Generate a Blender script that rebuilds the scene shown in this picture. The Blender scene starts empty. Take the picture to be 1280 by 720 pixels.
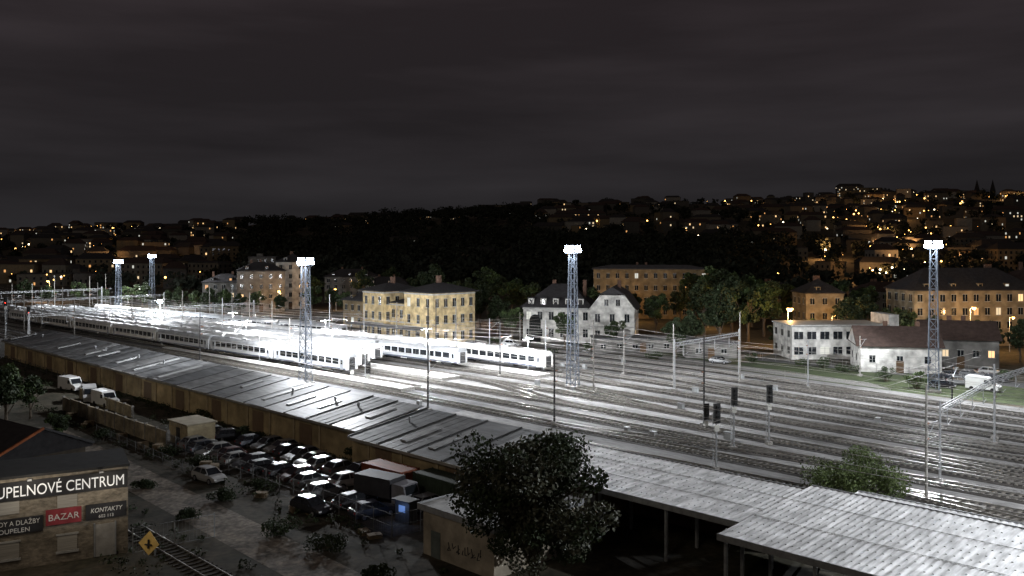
import bpy, math, random
import numpy as np
from mathutils import Vector
random.seed(7); np.random.seed(7)
S=bpy.context.scene
COL=S.collection
CAMH=25.0; F=1100.0
UX,UY=-0.71,0.704
def UV(u,v): return (u*UX+v*0.704, u*UY+v*0.71)
ROT=math.atan2(-0.704,0.71)   # local +x runs down the yard (-u), local +y = v
def at(b,d): return ((b-640)/F*d, d)     # image pixel column + distance

# ---------------------------------------------------------------- materials
M={}
def mat(name,col,rough=0.8,metal=0.0,var=0.35,scale=1.0,bump=0.0,col2=None,stretch=None,scale2=None,spec=0.3):
    if name in M: return M[name]
    m=bpy.data.materials.new(name); m.use_nodes=True; nt=m.node_tree; N=nt.nodes; L=nt.links
    b=N['Principled BSDF']; b.inputs['Roughness'].default_value=rough; b.inputs['Metallic'].default_value=metal
    b.inputs['Specular IOR Level'].default_value=spec
    tc=N.new('ShaderNodeTexCoord'); mp=N.new('ShaderNodeMapping'); L.new(tc.outputs['Object'],mp.inputs[0])
    if stretch: mp.inputs['Scale'].default_value=stretch
    n=N.new('ShaderNodeTexNoise'); n.inputs['Scale'].default_value=scale; n.inputs['Detail'].default_value=6; n.inputs['Roughness'].default_value=0.65
    L.new(mp.outputs[0],n.inputs['Vector'])
    r=N.new('ShaderNodeValToRGB'); r.color_ramp.elements[0].position=0.3; r.color_ramp.elements[1].position=0.7
    c2=col2 if col2 else [c*(1-var) for c in col]
    c1=col if col2 else [min(1,c*(1+var*0.5)) for c in col]
    r.color_ramp.elements[0].color=(*c2,1); r.color_ramp.elements[1].color=(*c1,1)
    L.new(n.outputs['Fac'],r.inputs[0])
    out=r.outputs[0]
    if scale2:
        n2=N.new('ShaderNodeTexNoise'); n2.inputs['Scale'].default_value=scale2; n2.inputs['Detail'].default_value=3
        L.new(mp.outputs[0],n2.inputs['Vector'])
        mr=N.new('ShaderNodeMapRange'); mr.inputs[1].default_value=0.3; mr.inputs[2].default_value=0.7; mr.inputs[3].default_value=0.55; mr.inputs[4].default_value=1.3
        L.new(n2.outputs['Fac'],mr.inputs[0])
        vm=N.new('ShaderNodeVectorMath'); vm.operation='SCALE'; L.new(out,vm.inputs[0]); L.new(mr.outputs[0],vm.inputs['Scale']); out=vm.outputs[0]
    L.new(out,b.inputs['Base Color'])
    if bump>0:
        bp=N.new('ShaderNodeBump'); bp.inputs['Strength'].default_value=bump; bp.inputs['Distance'].default_value=0.1
        L.new(n.outputs['Fac'],bp.inputs['Height']); L.new(bp.outputs[0],b.inputs['Normal'])
    M[name]=m; return m
def emis(name,col,st,sample=False):
    if name in M: return M[name]
    m=bpy.data.materials.new(name); m.use_nodes=True; b=m.node_tree.nodes['Principled BSDF']
    b.inputs['Base Color'].default_value=(0.1,0.1,0.1,1)
    b.inputs['Emission Color'].default_value=(*col,1); b.inputs['Emission Strength'].default_value=st
    if not sample: m.cycles.emission_sampling='NONE'
    M[name]=m; return m

concrete=mat('concrete',(0.28,0.27,0.25),0.9,scale=0.8,bump=.2,scale2=6)
platc=mat('platform_concrete',(0.42,0.41,0.39),0.9,scale=0.6,scale2=4)
steel=mat('galvanised_steel',(0.36,0.37,0.38),0.5,0.4,scale=2)
mast_m=mat('mast_paint',(0.2,0.23,0.28),0.6,0.2,scale=2)
dsteel=mat('dark_steel',(0.05,0.05,0.052),0.6,0.3,scale=2)
rail_m=mat('rail_steel',(0.5,0.48,0.46),0.3,0.85,scale=1)
sleeper_m=mat('sleeper',(0.13,0.12,0.105),0.9,scale=1.5,var=.6)
ballast_d=mat('ballast_dark',(0.033,0.029,0.026),0.95,scale=2.5,var=.6,bump=.4,scale2=0.15)
glass=mat('window_glass',(0.015,0.018,0.022),0.12,0,spec=.6)
frame_w=mat('white_frame',(0.4,0.4,0.38),0.6)
leaf1=mat('foliage',(0.08,0.115,0.042),0.6,scale=1.2,col2=(0.032,0.055,0.016))
leaf0=mat('foliage_grey_green',(0.11,0.112,0.078),0.5,scale=1.4,col2=(0.035,0.042,0.024))
leaf2=mat('foliage_dark',(0.04,0.058,0.025),0.65,scale=1,col2=(0.02,0.03,0.012))
leaf3=mat('foliage_far',(0.022,0.027,0.018),0.8,scale=.1,col2=(0.010,0.013,0.008))
bark=mat('bark',(0.1,0.08,0.06),0.95,scale=4,bump=.3)
LW=[emis('lit_window_a',(1,.62,.28),1.5),emis('lit_window_b',(1,.75,.45),.9),emis('lit_window_c',(1,.48,.16),.9),emis('lit_window_d',(.9,.9,.8),.7)]
STL=emis('sodium_lamp',(1,.5,.12),10)
STW=emis('warm_white_lamp',(1,.8,.5),8)
FL=emis('floodlight_face',(0.66,0.8,1.0),90)
RED=emis('red_signal',(1,.04,.02),6)

# ---------------------------------------------------------------- mesh builder
class MB:
    def __init__(s): s.v=[];s.f=[];s.mi=[];s.m=[]
    def mid(s,m):
        if m not in s.m: s.m.append(m)
        return s.m.index(m)
    def add(s,vs,fs,m):
        o=len(s.v); k=s.mid(m); s.v.extend(vs)
        for f in fs: s.f.append(tuple(i+o for i in f)); s.mi.append(k)
    def box(s,x0,x1,y0,y1,z0,z1,m):
        s.add([(x0,y0,z0),(x1,y0,z0),(x1,y1,z0),(x0,y1,z0),(x0,y0,z1),(x1,y0,z1),(x1,y1,z1),(x0,y1,z1)],
              [(3,2,1,0),(4,5,6,7),(0,1,5,4),(1,2,6,5),(2,3,7,6),(3,0,4,7)],m)
    def obox(s,c,sz,rz,m):
        ca,sa=math.cos(rz),math.sin(rz); vs=[]
        for dz in (0,1):
            for dx,dy in ((-.5,-.5),(.5,-.5),(.5,.5),(-.5,.5)):
                x=dx*sz[0];y=dy*sz[1]; vs.append((c[0]+x*ca-y*sa,c[1]+x*sa+y*ca,c[2]+dz*sz[2]))
        s.add(vs,[(3,2,1,0),(4,5,6,7),(0,1,5,4),(1,2,6,5),(2,3,7,6),(3,0,4,7)],m)
    def cyl(s,p,q,r1,r2,n,m,cap=True):
        p=Vector(p);q=Vector(q);d=(q-p)
        if d.length<1e-6:return
        d.normalize(); a=d.cross(Vector((0,0,1)))
        if a.length<1e-3:a=Vector((1,0,0))
        a.normalize(); b=d.cross(a); vs=[]
        for c,r in ((p,r1),(q,r2)):
            for i in range(n):
                t=2*math.pi*i/n+math.pi/4; vs.append(tuple(c+a*(math.cos(t)*r)+b*(math.sin(t)*r)))
        fs=[(i,(i+1)%n,n+(i+1)%n,n+i) for i in range(n)]
        if cap: fs+= [tuple(range(n))[::-1],tuple(range(n,2*n))]
        s.add(vs,fs,m)
    def beam(s,p,q,w,m): s.cyl(p,q,w*.7071,w*.7071,4,m)
    def poly(s,pts,m): s.add(list(pts),[tuple(range(len(pts)))],m)
    def extr(s,prof,y0,y1,m):
        n=len(prof); vs=[(x,y0,z) for x,z in prof]+[(x,y1,z) for x,z in prof]
        fs=[(i,(i+1)%n,n+(i+1)%n,n+i) for i in range(n)]+[tuple(range(n))[::-1],tuple(range(n,2*n))]
        s.add(vs,fs,m)
    def extx(s,prof,x0,x1,m):
        n=len(prof); vs=[(x0,y,z) for y,z in prof]+[(x1,y,z) for y,z in prof]
        fs=[(i,n+i,n+(i+1)%n,(i+1)%n) for i in range(n)]+[tuple(range(n)),tuple(range(n,2*n))[::-1]]
        s.add(vs,fs,m)
    def mesh(s,name):
        me=bpy.data.meshes.new(name); me.from_pydata(s.v,[],s.f)
        for m in s.m: me.materials.append(m)
        me.polygons.foreach_set('material_index',s.mi); me.update(); return me
def obj(name,me,loc=(0,0,0),rot=0,scale=1,parent=None):
    o=bpy.data.objects.new(name,me); COL.objects.link(o); o.location=loc; o.rotation_euler=(0,0,rot)
    o.scale=(scale,)*3 if not isinstance(scale,tuple) else scale
    if parent: o.parent=parent
    return o
class Asm:
    def __init__(s,name,loc,rot=0): s.name=name;s.loc=loc;s.rot=rot;s.p={}
    def __getitem__(s,k):
        if k not in s.p: s.p[k]=MB()
        return s.p[k]
    def build(s):
        e=obj(s.name,None,s.loc,s.rot); e.empty_display_size=.5
        for k,b in s.p.items():
            if b.f: obj(k,b.mesh(k),parent=e)
        return e
def light(name,kind,loc,power,col,r=.3,parent=None):
    l=bpy.data.lights.new(name,kind); l.energy=power; l.color=col
    if kind!='SUN': l.shadow_soft_size=r
    return obj(name,l,loc,parent=parent)

# ---------------------------------------------------------------- terrain
def sm(a,b,x):
    t=np.clip((x-a)/(b-a),0,1); return t*t*(3-2*t)
def terr(x,y):
    x=np.asarray(x,float);y=np.asarray(y,float)
    az=x/np.maximum(y,50)
    hm=np.interp(az,[-1.2,-.58,-.33,-.28,-.1,.1,.3,.58,1.2],[30,40,44,58,68,84,92,97,100])
    v=x*0.704+y*0.71
    h=hm*sm(300,1550,y)*sm(150,340,v)
    h=h*(1-.5*sm(1650,2800,y))
    h+= (4*np.sin(x*.011+1)+3*np.sin(y*.013+x*.005)+2.5*np.sin(x*.031+y*.021))*sm(380,800,y)*sm(200,380,v)
    return h
xs=np.unique(np.concatenate([np.linspace(-6000,-1300,12),np.linspace(-1300,1300,131),np.linspace(1300,6000,12)]))
ys=np.unique(np.concatenate([np.linspace(-1500,0,6),np.linspace(0,1900,96),np.linspace(1900,9000,22)]))
X,Y=np.meshgrid(xs,ys); Z=terr(X,Y)
vs=np.stack([X.ravel(),Y.ravel(),Z.ravel()],1); nx=len(xs)
fs=[(j*nx+i,j*nx+i+1,(j+1)*nx+i+1,(j+1)*nx+i) for j in range(len(ys)-1) for i in range(nx-1)]
me=bpy.data.meshes.new('ground'); me.from_pydata(vs.tolist(),[],fs); me.update()
gm=mat('ground_dirt_grass',(0.085,0.07,0.05),0.95,scale=.35,col2=(0.018,0.02,0.011),bump=.4,scale2=1.9)
me.materials.append(gm); obj('ground',me)

# ---------------------------------------------------------------- yard sheets
def sheet(name,pts,z,m,uv=True):
    b=MB(); ps=[(*UV(*p),z) for p in pts] if uv else [(*p,z) for p in pts]
    c=Vector((sum(p[0] for p in ps)/len(ps),sum(p[1] for p in ps)/len(ps),0))
    ca,sa=math.cos(-ROT),math.sin(-ROT)
    b.poly([((p[0]-c.x)*ca-(p[1]-c.y)*sa,(p[0]-c.x)*sa+(p[1]-c.y)*ca,p[2]) for p in ps],m)
    return obj(name,b.mesh(name),c,ROT)
gravel=mat('yard_gravel',(0.19,0.186,0.182),0.95,scale=1.6,var=.5,bump=.5,stretch=(.25,1,1),scale2=.12)
sheet('yard_gravel_ground',[(-140,68),(-140,150),(37,150),(127,158),(215,142),(300,130),(700,122),(700,60),(216,68),(60,68)],.01,gravel)
asph=mat('asphalt',(0.07,0.07,0.068),0.9,scale=.7,var=.4,bump=.2,scale2=.1)
sheet('service_road',[(130,37),(130,42),(92,40.6),(60,39.5),(48,39),(48,34.5),(60,35),(92,36)],.01,mat('worn_asphalt',(0.2,0.17,0.135),.9,scale=.5,var=.8,scale2=2))
sheet('parking_lot_ground',[(112,46.5),(112,58.6),(60,58.6),(60,46.5)],.012,mat('lot_dirt',(0.075,0.062,0.048),.95,scale=.4,var=.7,scale2=2.5))
sheet('station_road',[(0,172),(0,179),(220,172),(400,152),(400,146),(220,165)],.012,asph)
sheet('grass_verge',[(-20,152),(-20,171),(125,171),(125,160),(60,152)],.014,mat('grass',(0.055,0.07,0.03),.95,scale=.5,col2=(0.022,0.03,0.014),bump=.3,scale2=3))
sheet('paved_area',[(60,153),(66,158),(130,166),(215,160),(215,144),(127,159.5)],.02,mat('pale_paving',(.17,.165,.155),.9,scale=.6,scale2=3))
sheet('loading_yard_asphalt',[(98,86),(98,100),(126,93),(150,87),(150,79),(126,80)],.022,mat('yard_asphalt',(.12,.12,.125),.85,scale=.6,scale2=.2))

# ---------------------------------------------------------------- tracks
US=np.array([-160,-20,37,127,213,300,600.])
v37=[73+5.85*i for i in range(13)]
v127=[72,77,82,90.5,97,103,111,117.5,125,132,138.5,145,152]
v300=[72,76,80,84,88.3,92.8,97.5,102,106.8,111.5,116,120.5,125]
def hermite(xs,ys,x):
    xs=np.array(xs);ys=np.array(ys,float); d=np.gradient(ys,xs)
    i=int(np.clip(np.searchsorted(xs,x)-1,0,len(xs)-2)); h=xs[i+1]-xs[i]; t=(x-xs[i])/h
    return ((2*t**3-3*t*t+1)*ys[i]+(t**3-2*t*t+t)*h*d[i]+(-2*t**3+3*t*t)*ys[i+1]+(t**3-t*t)*h*d[i+1])
def tv(i,u):
    return hermite(US,[78+4.8*i,75.5+5.2*i,v37[i],v127[i],(v127[i]+v300[i])/2,v300[i],v300[i]],u)
def track(fn,u0,u1,main=True):
    b=MB()
    n=int((u1-u0)/6)+1
    us=np.linspace(u0,u1,n); P=[Vector((*UV(u,fn(u)),0)) for u in us]
    def nrm(i):
        a=P[max(0,i-1)];c=P[min(n-1,i+1)];d=(c-a).normalized(); return Vector((-d.y,d.x,0))
    w=1.6; z0=.015; z1=.10 if main else .094; vs=[]
    for i in range(n):
        nn=nrm(i)
        vs+= [tuple(P[i]+nn*(w+.25)+Vector((0,0,z0))),tuple(P[i]+nn*w+Vector((0,0,z1))),tuple(P[i]-nn*w+Vector((0,0,z1))),tuple(P[i]-nn*(w+.25)+Vector((0,0,z0)))]
    b.add(vs,[(4*i+k,4*i+k+1,4*i+k+5,4*i+k+4) for i in range(n-1) for k in range(3)],ballast_d)
    for off in (-.72,.72):
        vs=[]
        for i in range(n):
            nn=nrm(i)
            for dw,z in ((-.05,.2),(-.05,.36),(.05,.36),(.05,.2)):
                vs.append(tuple(P[i]+nn*(off+dw)+Vector((0,0,z))))
        b.add(vs,[(4*i+k,4*i+k+1,4*i+k+5,4*i+k+4) for i in range(n-1) for k in range(3)],rail_m)
    u=u0
    while u<min(u1,330):
        v=fn(u); x,y=UV(u,v); x2,y2=UV(u+1,fn(u+1)); a=math.atan2(y2-y,x2-x)
        b.obox((x,y,.08),(.27,2.5,.12 if main else .115),a,sleeper_m); u+=.75 if u<200 else 1.5
    obj('railway_track',b.mesh('railway_track'))
for i in range(13): track(lambda u,i=i: tv(i,u),-60,600)
def xover(i,j,ua,ub):
    def fn(u):
        t=min(1,max(0,(u-ua)/(ub-ua))); t=t*t*(3-2*t); return tv(i,u)*(1-t)+tv(j,u)*t
    return fn
for i,j,a,b_ in ((0,1,20,55),(2,1,60,95),(2,3,5,40),(4,3,45,82),(4,6,-10,50),(6,7,70,110),(8,7,20,60),(9,10,60,100),(11,10,0,38),(12,11,50,90),(5,6,85,122),(8,9,95,130)):
    track(xover(i,j,a,b_),a,b_,False)

# ---------------------------------------------------------------- platforms
def platform(i,j,u0,u1,edge=1.75):
    b=MB(); us=np.linspace(u0,u1,int((u1-u0)/8)+2); vs=[]
    edgem=mat('platform_edge_paint',(.7,.7,.67),.7)
    for u in us:
        a=tv(i,u)+edge; c=tv(j,u)-edge
        for v,z in ((a,.02),(a,.55),(a+.35,.555),(c-.35,.555),(c,.55),(c,.02)):
            vs.append((*UV(u,v),z))
    n=len(us)
    for k,m in ((0,concrete),(1,edgem),(2,platc),(3,edgem),(4,concrete)):
        b.add(vs,[(6*q+k,6*q+k+1,6*(q+1)+k+1,6*(q+1)+k) for q in range(n-1)],m)
    b.add(vs[:6],[tuple(range(6))],concrete)
    obj('station_platform',b.mesh('station_platform'))
platform(3,4,118,205); platform(5,6,122,215); platform(7,8,112,220); platform(9,10,132,205)

# ---------------------------------------------------------------- trains
def carriage(col,colr,kind=0):
    b=MB()
    body=mat('carriage_paint_%s'%kind,col,.35,scale=.5,var=.15,spec=.5); roof=mat('carriage_roof_%s'%kind,colr,.6,scale=.6,var=.3)
    b.extx([(-1.4,.95),(1.4,.95),(1.42,2.0),(1.38,3.15),(-1.38,3.15),(-1.42,2.0)],-12,12,body)
    b.extx([(-1.38,3.155),(1.38,3.155),(1.2,3.62),(.7,3.92),(-.7,3.92),(-1.2,3.62)],-12,12,roof)
    stripe=mat('carriage_stripe',(.03,.05,.1),.4)
    for s in (-1,1):
        for k in range(9):
            x=-8.8+k*2.2; b.box(x-.9,x+.9,min(s*1.40,s*1.435),max(s*1.40,s*1.435),1.9,2.95,glass)
        b.box(-11.9,11.9,min(s*1.40,s*1.428),max(s*1.40,s*1.428),1.0,1.2,stripe)
        for x in (-10.7,10.7):
            b.box(x-.45,x+.45,min(s*1.38,s*1.445),max(s*1.38,s*1.445),1.0,2.95,mat('door_paint',(.35,.37,.4),.4)); b.box(x-.25,x+.25,min(s*1.446,s*1.46),max(s*1.446,s*1.46),1.95,2.75,glass)
    for x in (-8.6,8.6):
        b.box(x-1.6,x+1.6,-1.1,1.1,.55,.85,dsteel)
        for dx in (-1.2,1.2):
            for s in (-1,1): b.cyl((x+dx,s*.7,.78),(x+dx,s*.85,.78),.45,.45,12,dsteel)
    b.box(-4,3,-1.2,1.2,.5,.93,dsteel); b.box(-12.3,-12.01,-.6,.6,1.0,3.1,dsteel); b.box(12.01,12.3,-.6,.6,1.0,3.1,dsteel)
    for x in (-7,0,6.5): b.box(x-1,x+1,-.5,.5,3.925,4.12,roof)
    return b.mesh('carriage')
cmesh=[carriage((.72,.73,.73),(.45,.46,.47),0),carriage((.5,.51,.53),(.3,.31,.32),1),carriage((.75,.73,.68),(.55,.55,.55),2)]
for ti,ua,n in ((4,138,7),(5,142,8),(6,148,7),(7,130,8),(8,114,8),(10,190,5)):
    e=None
    for k in range(n):
        u=ua+12.5+k*24.9; x,y=UV(u,tv(ti,u)); x2,y2=UV(u+2,tv(ti,u+2)); a=math.atan2(y2-y,x2-x)
        if e is None:
            e=obj('passenger_train',None,(x,y,.34)); ex,ey=x,y
        o=obj('carriage_%d'%(k+1),cmesh[(ti+ (k//3))%3],(x-ex,y-ey,0),a,parent=e)

# ---------------------------------------------------------------- masts
FC=(.93,.96,1)
def flood_mast(x,y,h,power,bw=1.7,tw=1.0,back=1.0,front=1.0):
    a=Asm('floodlight_mast',(x,y,0),ROT+.3); L=a['lattice']; n=int(h/1.7)
    L.box(-bw/2-.3,bw/2+.3,-bw/2-.3,bw/2+.3,0,.4,concrete)
    def c(k,z):
        w=(bw+(tw-bw)*z/h)/2; return (w*(1,-1,-1,1)[k],w*(1,1,-1,-1)[k],z)
    for k in range(4):
        L.beam(c(k,.3),c(k,h),.15,mast_m)
        for i in range(n):
            z0=.4+(h-.4)*i/n;z1=.4+(h-.4)*(i+1)/n;k2=(k+1)%4
            L.beam(c(k,z1),c(k2,z1),.08,mast_m)
            L.beam(c(k,z0),c(k2,z1),.08,mast_m) if i%2 else L.beam(c(k2,z0),c(k,z1),.08,mast_m)
    L.beam((.3,-.25,.4),(.3,-.25,h),.05,mast_m);L.beam((.3,.25,.4),(.3,.25,h),.05,mast_m)
    P=a['service_platform']; P.box(-1.0,1.0,-1.0,1.0,h-.05,h+.05,mast_m)
    for k in range(4):
        q=[(1.,1.),(-1.,1.),(-1.,-1.),(1.,-1.)]; p0=q[k];p1=q[(k+1)%4]
        for z in (h+.6,h+1.1): P.beam((*p0,z),(*p1,z),.05,mast_m)
        P.beam((*p0,h),(*p0,h+1.3),.07,mast_m)
    Fm=a['floodlights']
    for ring,(z,ni) in enumerate(((h+.15,10),(h+.8,8))):
        for k in range(ni):
            t=2*math.pi*k/ni+ring*.3; dx,dy=math.cos(t),math.sin(t)
            R=1.3-ring*.2; cx,cy=dx*R,dy*R
            Fm.obox((cx,cy,z),(.22,.66,.56),t,dsteel)
            px,py=-dy,dx
            f=[(cx+dx*.13+px*s_*.3,cy+dy*.13+py*s_*.3,z+zz) for s_,zz in ((-1,.03),(1,.03))]
            g=[(cx+dx*.2+px*s_*.3,cy+dy*.2+py*s_*.3,z+zz) for s_,zz in ((1,.53),(-1,.53))]
            Fm.poly(f+g,FL)
    e=a.build()
    for k in range(4):
        t=k*math.pi/2-math.pi/2          # k=0 faces -v, k=2 faces +v
        o=light('floodlight_source','SPOT',(math.cos(t)*1.85,math.sin(t)*1.85,h+.3),power*(back if k==2 else front if k==0 else 1),FC,.4,parent=e)
        o.data.spot_size=math.radians(118); o.data.spot_blend=.35
        o.rotation_euler=(math.radians(50),0,t-math.pi/2)
    light('floodlight_spill','POINT',(0,-2.0,h+.4),power*.03,(.84,.92,1),.3,parent=e)
    return e
flood_mast(*at(1167,148.6),24.2,64000,back=.4)
flood_mast(*at(716,152.8),23.4,60000,back=.4)
flood_mast(*at(382,157),21.2,80000,front=.38)
flood_mast(*at(148,300),18.3,85000,back=.3,front=.7)
flood_mast(*at(190,340),19.6,60000,back=.2)
flood_mast(*UV(-6,84),24.0,78000)      # unseen mast out of frame, added to light the canopy and bush

def cat_mast(x,y,h,m=concrete,arm=3,rot=0.0,r=.15):
    a=Asm('catenary_mast',(x,y,0),ROT+rot); b=a['post']
    b.box(-.4,.4,-.4,.4,0,.35,concrete); b.cyl((0,0,.3),(0,0,h),r,r*.65,8,m)
    sgn=1 if arm>0 else -1
    A=abs(arm); c=a['cantilever']; zt=min(h-.7,7.4)
    c.beam((0,0,zt),(0,sgn*A,zt-.1),.06,steel); c.beam((0,0,zt-1.5),(0,sgn*A*.8,zt-.1),.05,steel); c.beam((0,0,zt-1.5),(0,sgn*A,zt-1.6),.04,steel)
    for zz in (zt,zt-1.5): c.cyl((0,sgn*.2,zz),(0,sgn*.6,zz),.1,.1,6,mat('insulator',(.25,.12,.07),.3))
    a.build()
for px,base,top,m,arm in ((693,530,436,dsteel,3),(250,452,384,dsteel,3),(880,532,420,dsteel,-3),(1158,625,481,concrete,3),(742,491,400,concrete,-3),(570,437,376,concrete,3),(545,440,380,dsteel,-3),
      (412,440,368,steel,3),(362,455,398,concrete,3),(842,481,405,concrete,3),(925,476,390,concrete,-3),(312,424,365,concrete,3),(165,425,372,concrete,3),(93,425,376,concrete,-3),(650,428,390,concrete,3),(612,445,398,steel,3),(1243,556,455,steel,3),
      (1075,470,420,concrete,3),(1190,505,455,dsteel,3),(496,432,378,concrete,3),(455,428,380,steel,-3),(682,455,400,steel,3),(780,468,412,concrete,3),(625,470,402,dsteel,3),(1010,485,425,steel,-3),(205,418,370,concrete,3),(278,430,372,steel,3),(340,432,376,concrete,-3)):
    d=F*CAMH/(base-305); cat_mast(*at(px,d),CAMH-(top-305)*d/F,m,arm)
for px,d,h in ((535,132,15.8),(78,255,12.5),(122,275,13),(52,262,12),(40,290,12),(68,310,14),(30,250,11),(112,330,13),(15,300,11.5),(132,350,13),(228,245,12),(262,262,12.5),(290,280,12)):
    cat_mast(*at(px,d),h,concrete if px!=535 else dsteel,3)

def portal(p,q,h,m=steel):
    x0,y0=p;x1,y1=q; ln=math.hypot(x1-x0,y1-y0); a=Asm('catenary_portal',(x0,y0,0),math.atan2(y1-y0,x1-x0))
    for x in (0,ln):
        L=a['legs']; L.box(x-.4,x+.4,-.4,.4,0,.3,concrete)
        for dx in (-.22,.22): L.beam((x+dx,0,.3),(x+dx*.6,0,h+1.2),.12,m)
        for i in range(int(h*1.3)): L.beam((x-.2,0,i*.77+.4),(x+.2,0,i*.77+1.1),.04,m)
    B=a['truss']
    for dy in (-.2,.2):
        for dz in (0,.5): B.beam((0,dy,h+dz),(ln,dy,h+dz),.07,m)
        n=int(ln/1.0)
        for i in range(n):
            xa=ln*i/n;xb=ln*(i+1)/n
            B.beam((xa,dy,h+(i%2)*.5),(xb,dy,h+((i+1)%2)*.5),.035,m)
    for k in range(int(ln/5.5)):
        x=3+k*5.6; B.beam((x,0,h),(x,0,h-1.9),.07,m); B.beam((x,0,h-1.8),(x+1.6,0,h-1.5),.05,m)
    a.build()
portal(at(843,150),at(924,168),7.6)
portal(at(1175,92),at(1243,112),7.4)
portal(at(1243,112.6),at(1330,135),7.4)
portal(UV(230,68),UV(232,128),7.6); portal(UV(290,68),UV(292,128),7.6); portal(UV(345,68),UV(347,128),7.6)

wm=mat('copper_wire',(.4,.38,.36),.4,.5)
b=MB()
for i in range(13):
    u=-60
    while u<400:
        for k in range(4):
            a0=u+k*15;a1=a0+15
            s=lambda t:.9*(1-(2*t-1)**2)
            b.beam((*UV(a0,tv(i,a0)),5.8),(*UV(a1,tv(i,a1)),5.8),.035,wm)
            b.beam((*UV(a0,tv(i,a0)),7.2-s(k/4)),(*UV(a1,tv(i,a1)),7.2-s((k+1)/4)),.035,wm)
            b.beam((*UV(a1,tv(i,a1)),5.8),(*UV(a1,tv(i,a1)),7.2-s((k+1)/4)),.02,wm)
        u+=60
for u in (45,88,140):
    for z in (7.5,8.2):
        P=[(*UV(u,70+k*10),z-.6*(1-((k-4)/4)**2)*(1 if z<8 else -.2)) for k in range(9)]
        for p,q in zip(P,P[1:]): b.beam(p,q,.03,wm)
obj('overhead_wires',b.mesh('overhead_wires'))

def signal(px,base,top,red=False):
    d=F*CAMH/(base-305); x,y=at(px,d); h=CAMH-(top-305)*d/F
    a=Asm('railway_signal',(x,y,0),math.radians(20)); p=a['mast']; p.box(-.35,.35,-.35,.35,0,.4,concrete)
    p.cyl((0,0,.3),(0,0,h),.09,.08,8,steel); p.beam((-.25,.2,.3),(-.25,.2,h-1),.05,steel);p.beam((.25,.2,.3),(.25,.2,h-1),.05,steel)
    for i in range(int(h-1.5)*2): p.beam((-.25,.2,.8+i*.5),(.25,.2,.8+i*.5),.04,steel)
    H=a['head']; H.box(-.42,.42,-.25,-.1,h-2.1,h+.1,mat('signal_black',(.02,.02,.02),.5))
    for k in range(4):
        z=h-1.85+k*.52; H.cyl((0,-.26,z),(0,-.5,z),.17,.17,10,dsteel); H.cyl((0,-.505,z),(0,-.52,z),.12,.12,8,RED if red and k==1 else glass)
    H.box(-.3,.3,-.2,-.12,h-3.0,h-2.3,mat('signal_plate',(.6,.6,.56),.6))
    a.build()
for s in ((895,588,505),(917,562,485),(961,556,482),(882,535,505),(440,475,447,),(7,425,372,True),(36,430,384,True),(460,478,452,)): signal(*s)
a=MB()
rnd=random.Random(77)
for k in range(26):
    u=rnd.uniform(10,125); i=rnd.randrange(12); v=(tv(i,u)+tv(i+1,u))/2; x,y=UV(u,v)
    s=rnd.uniform(.5,1.0); a.obox((x,y,.0),(s,.6,.3+s*.6),ROT,mat('cabinet_grey',(.28,.29,.29),.6)); a.obox((x,y,.302+s*.6),(s+.1,.7,.05),ROT,steel)
obj('trackside_cabinets',a.mesh('trackside_cabinets'))

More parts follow.
